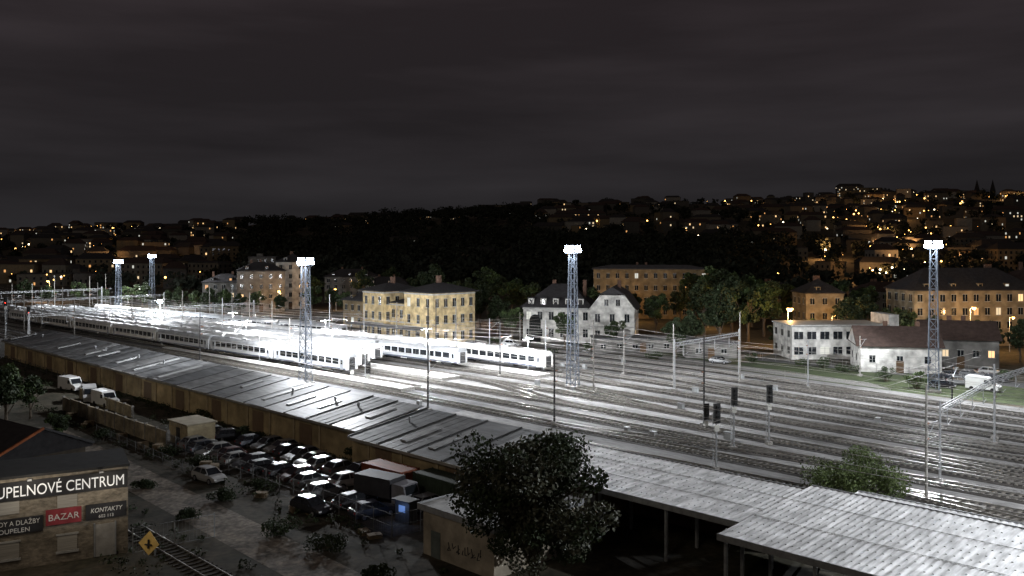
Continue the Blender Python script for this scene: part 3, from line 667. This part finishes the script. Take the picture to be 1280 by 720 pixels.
tree('broadleaf_tree',1.5,62.5,0,(t.mesh('trunk_a'),l.mesh('crown_a')))
VAR=[]
for i in range(4):
    t,l=tree_parts(10+i*.6,3.6+.3*i,2.0+.3*i,20+i,28,120,.62,leaf1 if i%2 else leaf2,leaf2); VAR.append((t.mesh('trunk_v%d'%i),l.mesh('crown_v%d'%i)))
rnd=random.Random(4)
for px,d,s in ((845,192,.95),(868,204,1.15),(900,215,1.3),(935,225,1.5),(955,238,1.5),(915,240,1.7),(880,232,1.5),(765,205,.7),(706,208,.85),(640,225,.9),(622,240,1.1),(600,262,1.1),(660,240,.8),
   (820,240,1.2),(770,250,1.3),(1060,215,1.1),(1085,220,1.2),(1110,210,1.1),(1010,215,.7),(970,208,.6),(260,300,1.0),(245,305,1.0),(280,300,1.1),(225,315,.9),(178,330,1.1),(300,305,.8),(390,318,1.0),(415,325,1.0),(430,300,.9),
   (560,290,1.4),(580,300,1.5),(540,310,1.5),(610,310,1.5),(640,300,1.5),(665,290,1.3),(520,340,1.4),(1240,190,.7),(1275,186,.8),(1180,200,.8),(1150,250,1.4),(1080,262,1.3),(990,262,1.4),(210,320,.8),
   (740,262,1.3),(850,275,1.2),(790,270,1.0),(700,275,1.3),(1045,270,1.4),(1120,235,1.3),(455,340,1.3),(490,380,1.4),(320,310,.9),(160,345,1.0),(100,355,1.0),(30,360,1.1),(870,290,1.5),(1130,212,1.0),(1000,245,1.2),(350,312,.8),
   (900,260,1.7),(940,265,1.8),(60,345,.8),(130,350,.9),(390,350,1.2),(770,208,.8),(1165,212,.9),(1225,212,.8)):
    x,y=at(px,d); tree('broadleaf_tree',x,y,rnd.uniform(0,6),VAR[rnd.randrange(4)],s*rnd.uniform(.9,1.08),float(terr(x,y)))
for px,d,s in ((8,118,.85),(-12,112,.9),(38,126,.55),(72,108,.42),(0,98,.5)):
    x,y=at(px,d); tree('broadleaf_tree',x,y,rnd.uniform(0,6),VAR[rnd.randrange(4)],s)
def bush(px,d,R,H,n=14,per=160,size=.3,m=leaf1,seed=1):
    rs=np.random.RandomState(seed); b=MB(); cl=[]
    for k in range(n):
        a_=rs.uniform(0,6.28); q=rs.uniform(0,.75)**.7; r=R*rs.uniform(.25,.4); cl.append((math.cos(a_)*R*q,math.sin(a_)*R*q*.7,rs.uniform(.35,1)*(H-r*.7)*(1-.35*q),r))
    leaves(b,cl,per,size,m,rs)
    for c in cl: b.cyl((c[0]*.2,c[1]*.2,0),c[:3],.06,.02,5,bark)
    obj('bush',b.mesh('bush'),(*at(px,d),0))
bush(1070,86,5.0,5.6,36,320,.27,mat('foliage_bright',(0.12,0.16,0.055),0.6,scale=1.2,col2=(0.045,0.07,0.02)),3)
bush(1146,152,2.0,3.6,12,140,.3,leaf1,4); bush(1108,160,2.2,3,10,100,.3,leaf2,5)
bush(445,100,1.6,2.2,8,120,.25,leaf2,6); bush(500,96,1.4,2.4,8,120,.25,leaf2,8); bush(300,112,2,2.2,10,120,.25,leaf2,9); bush(130,112,1.8,1.8,8,100,.25,leaf2,10); bush(250,125,1.6,2,8,100,.25,leaf2,12)
for i,(px,d) in enumerate(((690,200),(735,204),(820,190),(940,185),(1000,180),(1030,178),(590,225),(620,220),(1060,172),(1255,160))): bush(px,d,1.8+.3*(i%3),2.0+.4*(i%2),8,80,.4,leaf2,30+i)
for i,(px,d) in enumerate(((235,80),(280,86),(400,72),(470,66),(330,90),(250,98),(180,90),(205,104),(350,76),(120,96))): bush(px,d,1.6+.4*(i%3),1.0+.4*(i%3),10,130,.22,leaf2,60+i)
rs=np.random.RandomState(9); b=MB(); cl=[]
def addforest(az0,az1,d0,d1,n,h0,h1):
    for k in range(n):
        az=rs.uniform(az0,az1); d=rs.uniform(d0,d1); x,y=az*d,d
        if x*.704+y*.71<172: continue
        h=rs.uniform(h0,h1); z=float(terr(x,y))
        for j in range(5): 
            r=h*rs.uniform(.2,.34); cl.append((x+rs.uniform(-1,1)*h*.3,y+rs.uniform(-1,1)*h*.3,z+h*rs.uniform(.35,.8),r))
addforest(-.31,.05,400,1150,640,11,19); addforest(-.30,0.0,1050,1250,150,12,20); addforest(.0,.62,330,1450,640,9,16); addforest(-.62,-.3,380,1450,330,8,13); addforest(.02,.3,360,700,300,10,17)
leaves(b,cl,26,2.8,leaf3,rs); obj('distant_tree_mass',b.mesh('distant_tree_mass'))
rs=np.random.RandomState(19); b=MB(); cl=[]
for k in range(1000):
    u=rs.uniform(50,215); v=rs.choice([rs.uniform(57,58.6),rs.uniform(43.0,46),rs.uniform(24,34.5),rs.uniform(24,34),rs.uniform(52,58) if u>112 else 58.2])
    if u<62 and v>44: continue
    cl.append((*UV(u,v),.2,rs.uniform(.25,.8)))
leaves(b,cl,26,.26,leaf2,rs); obj('weeds',b.mesh('weeds'))

# ---------------------------------------------------------------- vehicles
tyre=mat('tyre',(.02,.02,.02),.9)
def car_mesh(i,col):
    b=MB(); p=mat('car_paint_%d'%i,col,.3,.2,var=.08,spec=.5); hub=mat('hubcap',(.3,.3,.32),.4,.7)
    sec=[(-2.15,.42,.62,.80),(-2.05,.30,.95,.85),(-1.5,.25,1.0,.88),(0,.22,.95,.9),(.95,.25,.92,.88),(1.8,.28,.78,.84),(2.15,.35,.66,.74)]
    vs=[]
    for x,zb,zt,w in sec: vs+=[(x,-w*.94,zb),(x,-w,zb+.25),(x,-w*.93,zt),(x,w*.93,zt),(x,w,zb+.25),(x,w*.94,zb)]
    n=len(sec); fs=[(6*q+k,6*(q+1)+k,6*(q+1)+(k+1)%6,6*q+(k+1)%6) for q in range(n-1) for k in range(6)]+[(0,1,2,3,4,5),tuple(6*(n-1)+k for k in (5,4,3,2,1,0))]
    b.add(vs,fs,p)
    gv=[(-1.85,-.8,.985),(1.05,-.8,.91),(1.05,.8,.91),(-1.85,.8,.985),(-1.35,-.6,1.42),(.3,-.6,1.44),(.3,.6,1.44),(-1.35,.6,1.42)]
    b.add(gv,[(0,1,5,4),(1,2,6,5),(2,3,7,6),(3,0,4,7)],glass)
    b.add([(-1.4,-.63,1.425),(.35,-.63,1.445),(.35,.63,1.445),(-1.4,.63,1.425),(-1.25,-.5,1.49),(.2,-.5,1.5),(.2,.5,1.5),(-1.25,.5,1.49)],[(0,1,5,4),(1,2,6,5),(2,3,7,6),(3,0,4,7),(4,5,6,7)],p)
    for s in (-1,1):
        b.beam((-.4,s*.81,.95),(-.4,s*.62,1.43),.07,p); b.beam((1.05,s*.8,.92),(.3,s*.62,1.44),.06,p); b.beam((-1.85,s*.8,.99),(-1.35,s*.62,1.43),.09,p)
        for x in (-1.3,1.35):
            b.cyl((x,s*.72,.32),(x,s*.93,.32),.33,.33,16,tyre); b.cyl((x,s*.931,.32),(x,s*.945,.32),.2,.18,10,hub)
        b.box(2.02,2.17,s*.62-.13,s*.62+.13,.52,.66,mat('headlamp',(.7,.7,.7),.2)); b.box(-2.17,-2.06,s*.66-.12,s*.66+.12,.7,.85,mat('tail_lamp',(.3,.02,.02),.3))
        b.box(.7,.9,s*.93-.06,s*.93+.06,.92,1.05,p)
    return b.mesh('parked_car')
cars=[car_mesh(i,c) for i,c in enumerate(((.38,.38,.38),(.02,.02,.025),(.16,.165,.17),(.03,.035,.05),(.07,.025,.02),(.26,.26,.25)))]
rnd=random.Random(21)
for k in range(10):
    for v,ds in ((55.2,0),(49.6,1.0)):
        if rnd.random()<.12: continue
        u=78+k*2.7+ds; x,y=UV(u,v+rnd.uniform(-.6,.6)); obj('parked_car',cars[rnd.choice([0,1,2,2,3,5,4,1,3])],(x,y,.0),ROT+math.pi/2*rnd.choice([1,-1])+rnd.uniform(-.07,.07),rnd.uniform(.94,1.06))
for u,v,r,c in ((88,43.4,.1,0),(74.5,48.8,1.5,2),(69.5,48.9,1.6,1),(66,48.4,1.4,3),(71,45.0,.1,1),(64,53.5,1.6,2),(104.5,54.5,1.3,1),(107.5,54,1.4,5),(76,52.8,1.5,0)):
    obj('parked_car',cars[c],(*UV(u,v),0),ROT+r)
for px,d,r,c in ((1178,153,.2,1),(1200,156,.3,2),(1222,158,.2,0),(1245,160,.1,1),(1190,163,.2,3),(1215,165,.2,2),(1238,168,.3,0),(640,215,.3,0),(560,212,.2,2),(590,214,.2,1),(900,184,.1,2)):
    obj('parked_car',cars[c],(*at(px,d),0.02),ROT+r)
def van(px,d,rot,col,i):
    b=MB(); p=mat('van_paint_%d'%i,col,.35,var=.1,spec=.5)
    b.extr([(-2.7,.35),(2.5,.35),(2.6,.9),(2.3,1.15),(1.5,1.3),(.9,2.15),(.7,2.35),(-2.65,2.4)],-.98,.98,p)
    b.add([(1.52,-.85,1.36),(1.52,.85,1.36),(.97,.8,2.12),(.97,-.8,2.12)],[(0,1,2,3)],glass)
    for s in (-1,1):
        b.box(.3,1.0,s*.985-.01,s*.985+.01,1.35,1.95,glass)
        for x in (-1.7,1.6): b.cyl((x,s*.8,.36),(x,s*1.0,.36),.36,.36,14,tyre)
    b.box(-2.715,-2.702,-.8,.8,1.4,2.0,glass)
    obj('parked_van',b.mesh('parked_van'),(*at(px,d),0),rot)
van(90,150,ROT+.2,(.6,.6,.59),0); van(112,140,ROT-.3,(.4,.4,.4),1); van(132,136,ROT+.1,(.6,.6,.6),0); van(1230,150,ROT,(.6,.6,.6),0)
def container(u,v,rot,col,i):
    b=MB(); c=mat('container_paint_%d'%i,col,.6,scale=1,var=.4)
    b.box(-3,3,-1.2,1.2,.15,2.6,c)
    for k in range(24):
        x=-2.9+k*.25
        for s in (-1,1): b.box(x,x+.12,min(s*1.201,s*1.25),max(s*1.201,s*1.25),.3,2.45,c)
    for s in (-1,1):
        for x in (-3.02,2.9): b.box(x,x+.12,min(s*1.2,s*1.28),max(s*1.2,s*1.28),.1,2.65,c)
    b.box(3.021,3.06,-.9,-.85,.3,2.5,steel);b.box(3.021,3.06,.85,.9,.3,2.5,steel)
    obj('shipping_container',b.mesh('shipping_container'),(*UV(u,v),0),ROT+rot)
container(71.5,54.6,.05,(.22,.06,.028),0); container(64.8,55.8,.0,(.05,.07,.05),1)
a=Asm('box_truck',(*UV(68.3,51.7),0),ROT+.2); dk=mat('truck_paint',(.04,.04,.045),.6)
a['cargo_box'].box(-3.2,1.4,-1.15,1.15,.9,2.7,dk); a['cab'].extr([(1.55,.5),(3.2,.5),(3.25,1.4),(2.95,2.3),(1.55,2.35)],-1.05,1.05,mat('cab_paint',(.2,.2,.22),.4)); a['cab'].add([(3.26,-.9,1.45),(3.26,.9,1.45),(2.99,.85,2.2),(2.99,-.85,2.2)],[(0,1,2,3)],glass)
a['chassis'].box(-3.1,3.1,-.5,.5,.55,.85,dsteel)
for x in (-2.2,2.4):
    for s in (-1,1): a['wheels'].cyl((x,s*.8,.45),(x,s*1.08,.45),.45,.45,14,tyre)
a.build()
a=Asm('vending_kiosk',(*UV(62.5,49.5),0),ROT+.1); a['cabinet'].box(-.9,.9,-.5,.5,0,2.0,dsteel); a['roof'].box(-1.1,1.1,-.8,.6,2.0,2.12,dsteel)
bl=emis('blue_screen',(.14,.3,.8),.45); a['lit_panel'].box(-.4,.4,-.53,-.505,1.0,1.6,bl); e=a.build()
light('panel_glow','POINT',(0,-1.2,1.4),25,(.3,.5,1),.2,parent=e)

a=Asm('storage_hut',(*UV(107,50.5),0),ROT); a['walls'].box(-2.6,2.6,-1.8,1.8,0,2.6,mat('hut_panel',(.42,.35,.22),.8,scale=2)); a['roof'].box(-2.8,2.8,-2,2,2.605,2.78,mat('hut_roof',(.3,.26,.18),.8)); a['door'].box(-.5,.5,-1.85,-1.805,.05,2.1,dsteel)
for k in range(10): a['cladding_ribs'].box(-2.5+k*.52,-2.45+k*.52,-1.84,-1.803,2.15,2.55,steel)
a.build()
def lw(name,u0,v0,u1,v1,h,m,th=.25,panel=3):
    x0,y0=UV(u0,v0);x1,y1=UV(u1,v1); ln=math.hypot(x1-x0,y1-y0); a=Asm(name,(x0,y0,0),math.atan2(y1-y0,x1-x0)); n=int(ln/panel)
    for k in range(n): a['panels'].box(ln*k/n+.1,ln*(k+1)/n-.1,-th/2,th/2,0,h+random.uniform(-.06,.06),m)
    for k in range(n+1): a['posts'].box(ln*k/n-.098,ln*k/n+.098,-th/2-.06,th/2+.06,0,h+.15,concrete)
    a.build()
wallm=mat('old_plaster_wall',(.36,.31,.22),.9,scale=.8,var=.6,scale2=.3)
lw('concrete_wall',141,46.5,106,47,2.0,wallm); lw('concrete_wall',150,52,128,51.5,1.6,wallm)
def fence(u0,v0,u1,v1,h=1.8,step=2.5,world=False,name='wire_fence',m=None):
    m=m or mat('weathered_fence_steel',(.13,.13,.13),.8,.2)
    x0,y0=(u0,v0) if world else UV(u0,v0);x1,y1=(u1,v1) if world else UV(u1,v1); ln=math.hypot(x1-x0,y1-y0); a=Asm(name,(x0,y0,0),math.atan2(y1-y0,x1-x0)); n=max(1,int(ln/step))
    for k in range(n+1): a['posts'].beam((ln*k/n,0,0),(ln*k/n,0,h+.1),.07,m)
    for z in (.1,h*.5,h): a['rails'].beam((0,0,z),(ln,0,z),.03,m)
    for k in range(int(ln/.3)): a['mesh'].beam((k*.3,0,.1),(k*.3,0,h),.01,m)
    a.build()
fence(105,46.3,60,46.0,2.0); fence(60,46,58,57,2.0); fence(120,43.6,88,42.8,1.2)
x0,y0=at(166,71);x1,y1=at(268,75); fence(x0,y0,x1,y1,2.0,2.6,True,'metal_gate',steel)
fence(125,171.5,0,171.5,1.6,3)
fence(216,56,150,55.5,1.8,3)
b=MB()
for dv in (-.72,.72): b.beam((*UV(78,31.5+dv),.12),(*UV(40,31+dv),.12),.09,rail_m)
for k in range(50): b.obox((*UV(78-k*.75,31.2),.0),(.25,2.5,.07),ROT,mat('old_sleeper',(.04,.034,.028),.9))
obj('railway_track',b.mesh('old_siding'))
b=MB(); wood=mat('pallet_wood',(.2,.15,.09),.9,scale=3)
rnd=random.Random(31)
for k in range(20):
    u=rnd.uniform(60,150); v=rnd.choice([rnd.uniform(44,45.5),rnd.uniform(48,56) if u>112 else 45]); x,y=UV(u,v); r=rnd.uniform(0,3)
    for j in range(rnd.randint(2,7)):
        b.obox((x,y,.16*j),(1.2,.8,.03),r,wood); b.obox((x,y,.16*j+.031),(1.2,.1,.09),r,wood); b.obox((x,y,.16*j+.122),(1.2,.8,.025),r,wood)
obj('pallet_stacks',b.mesh('pallet_stacks'))

# ---------------------------------------------------------------- bathroom showroom (left foreground)
x0,y0=at(160,71.4); x1,y1=at(-60,65.6); ang=math.atan2(y0-y1,x0-x1); Ls=math.hypot(x0-x1,y0-y1)
a=Asm('bathroom_showroom_building',(x0,y0,0),ang)
brk=mat('stone_cladding',(.26,.225,.175),.9,scale=2.2,var=.6,stretch=(1,1,2.2),bump=.4,scale2=.4)
a['walls'].box(-Ls,0,0,6,0,7.0,brk)
a['parapet'].box(-Ls-.1,.12,-.14,6.1,7.003,7.2,mat('parapet_cap',(.03,.03,.03),.9))
dkb=mat('sign_board_dark',(.03,.03,.033),.6)
a['signboards'].box(-Ls,-.05,-.16,-.005,5.35,6.75,dkb)
a['signboards'].box(-10.9,-6.1,-.14,-.005,2.75,3.95,dkb)
a['signboards'].box(-5.9,-3.4,-.14,-.005,3.05,4.25,mat('sign_board_red',(.3,.05,.06),.5))
a['signboards'].box(-3.1,-.15,-.14,-.005,3.05,4.25,dkb)
for cx,w in ((-12.4,1.5),(-8.6,1.8),(-4.4,1.4)):
    a['windows'].box(cx-w/2,cx+w/2,-.05,-.006,.9,2.1,mat('roller_blind',(.36,.34,.3),.7,stretch=(.2,1,8),scale=2)); a['window_frames'].box(cx-w/2-.1,cx+w/2+.1,-.12,-.006,.72,.88,frame_w); a['window_frames'].box(cx-w/2-.1,cx+w/2+.1,-.1,-.006,2.12,2.25,frame_w)
    a['windows'].box(cx-w/2,cx+w/2,-.05,-.006,4.3,5.25,M['roller_blind'])
a['door'].box(-2.4,-1.0,-.1,-.006,.05,2.6,mat('pale_door',(.34,.33,.31),.6)); a['door'].box(-2.52,-2.402,-.13,-.006,.05,2.72,steel); a['door'].box(-.998,-.88,-.13,-.006,.05,2.72,steel)
for k in range(3): a['wall_lamps'].box(-12+k*5-.15,-12+k*5+.15,-.6,-.2,6.8,6.93,steel)
e=a.build()
def txt(s,x,z,size,m,par,yy=-.175,ext=.01,sx=1,shear=0,al='LEFT'):
    c=bpy.data.curves.new('lettering','FONT'); c.body=s; c.size=size; c.extrude=ext; c.shear=shear; c.align_x=al; c.materials.append(m)
    o=bpy.data.objects.new('lettering',c); COL.objects.link(o); o.parent=par; o.location=(x,yy,z); o.rotation_euler=(math.radians(90),0,0); o.scale=(sx,1,1)
wt=emis('sign_letter_white',(.9,.9,.88),.3); wt.node_tree.nodes['Principled BSDF'].inputs['Base Color'].default_value=(.8,.8,.8,1)
wp=mat('letter_paint',(.7,.7,.68),.5,var=.1)
txt('KOUPELNOVÉ CENTRUM',-.25,5.6,1.2,wt,e,sx=.76,al='RIGHT')
txt('OBKLADY A DLAŽBY',-6.3,3.42,.52,wp,e,yy=-.155,sx=.85,al='RIGHT'); txt('KOUPELEN',-8.2,2.85,.5,wp,e,yy=-.155,al='CENTER')
txt('BAZAR',-4.65,3.4,.7,wp,e,yy=-.155,al='CENTER'); txt('KONTAKTY',-1.62,3.6,.5,wp,e,yy=-.155,shear=.2,sx=.85,al='CENTER'); txt('602 113',-1.62,3.15,.34,wp,e,yy=-.155,al='CENTER')
light('sign_lamp','POINT',(-7,-2.6,7.4),260,(1,.88,.72),.3,parent=e); light('sign_lamp','POINT',(-1.6,-2.6,5.4),120,(1,.88,.72),.3,parent=e)
x,y=at(-8,92); a=Asm('warehouse',(x,y,0),ROT+.15); a['walls'].box(-5,9,-4,5,0,4.2,mat('warehouse_wall',(.08,.065,.05),.9))
hip(a['roof'],-5,9,-4,5,4.202,2.3,ROOFM['dark'],.5,gable=True)
orr=mat('orange_barge_board',(.4,.12,.04),.7)
a['barge_boards'].beam((9.6,-4.6,4.5),(9.6,.5,6.85),.22,orr); a['barge_boards'].beam((9.6,5.6,4.5),(9.6,.5,6.85),.22,dsteel)
for k in range(3): a['windows'].box(-3+k*4,-1.4+k*4,-4.05,-4.005,1.2,2.8,glass)
for k in range(2): a['windows'].box(9.005,9.05,-2.5+k*3.5,-1+k*3.5,1.2,2.8,glass)
a.build()
a=Asm('a_frame_sign',(*at(186,70.6),0),-.25); yl=mat('yellow_board',(.75,.52,.17),.5,var=.25,scale=2); b=a['board']
c45=.95; b.add([(0,-.05,.05),(c45,-.02,.95),(0,.1,1.95),(-c45,-.02,.95),(0,0,.05),(c45,.03,.95),(0,.15,1.95),(-c45,.03,.95)],[(0,1,2,3),(7,6,5,4),(0,4,5,1),(1,5,6,2),(2,6,7,3),(3,7,4,0)],yl)
b.beam((-.3,-.09,.9),(.3,-.09,.9),.1,dsteel);b.beam((0,-.09,.6),(0,-.05,1.3),.1,dsteel)
a['legs'].beam((0,.12,1.8),(0,.9,0),.06,steel); a['legs'].beam((-.5,.03,.6),(-.5,.1,0),.06,steel); a['legs'].beam((.5,.03,.6),(.5,.1,0),.06,steel); a.build()

# ---------------------------------------------------------------- world, sun, camera
w=bpy.data.worlds.new('World'); S.world=w; w.use_nodes=True; nt=w.node_tree; N=nt.nodes; L=nt.links
bg=N['Background']; sky=N.new('ShaderNodeTexSky'); sky.sky_type='NISHITA'; sky.sun_disc=False; sky.sun_elevation=math.radians(-6); sky.sun_rotation=math.radians(200)
tc=N.new('ShaderNodeTexCoord'); sp=N.new('ShaderNodeSeparateXYZ'); L.new(tc.outputs['Generated'],sp.inputs[0])
rp=N.new('ShaderNodeValToRGB'); rp.color_ramp.elements[0].position=0; rp.color_ramp.elements[0].color=(.0165,.0158,.0172,1); rp.color_ramp.elements[1].position=.32; rp.color_ramp.elements[1].color=(.025,.0192,.0212,1)
L.new(sp.outputs[2],rp.inputs[0])
mp=N.new('ShaderNodeMapping'); mp.inputs['Scale'].default_value=(2,2,16); mp.inputs['Location'].default_value=(.3,.2,.5); L.new(tc.outputs['Generated'],mp.inputs[0])
nz=N.new('ShaderNodeTexNoise'); nz.inputs['Scale'].default_value=1.1; nz.inputs['Detail'].default_value=5; L.new(mp.outputs[0],nz.inputs['Vector'])
mr=N.new('ShaderNodeMapRange'); mr.inputs[1].default_value=.38; mr.inputs[2].default_value=.78; mr.inputs[3].default_value=.85; mr.inputs[4].default_value=1.7; L.new(nz.outputs['Fac'],mr.inputs[0])
vm=N.new('ShaderNodeVectorMath'); vm.operation='SCALE'; L.new(rp.outputs[0],vm.inputs[0]); L.new(mr.outputs[0],vm.inputs['Scale'])
sc=N.new('ShaderNodeVectorMath'); sc.operation='SCALE'; sc.inputs['Scale'].default_value=.01; L.new(sky.outputs[0],sc.inputs[0])
ad=N.new('ShaderNodeVectorMath'); ad.operation='ADD'; L.new(vm.outputs[0],ad.inputs[0]); L.new(sc.outputs[0],ad.inputs[1])
L.new(ad.outputs[0],bg.inputs['Color']); bg.inputs['Strength'].default_value=1.0
sun=light('warm_fill_sun','SUN',(0,0,200),.19,(1,.86,.68)); sun.data.angle=math.radians(10); sun.rotation_euler=(math.radians(60),0,math.radians(-28))  # added warm fill, stands in for city glow, aimed at the shed front
cam=bpy.data.cameras.new('camera'); co=obj('camera',cam,(0,0,CAMH)); co.rotation_euler=(math.radians(90),0,0)
cam.sensor_width=36; cam.lens=36*F/1280; cam.shift_y=-55/1280; cam.clip_end=20000; cam.clip_start=.5
S.camera=co
S.view_settings.view_transform='Standard'; S.view_settings.look='None'; S.view_settings.exposure=0
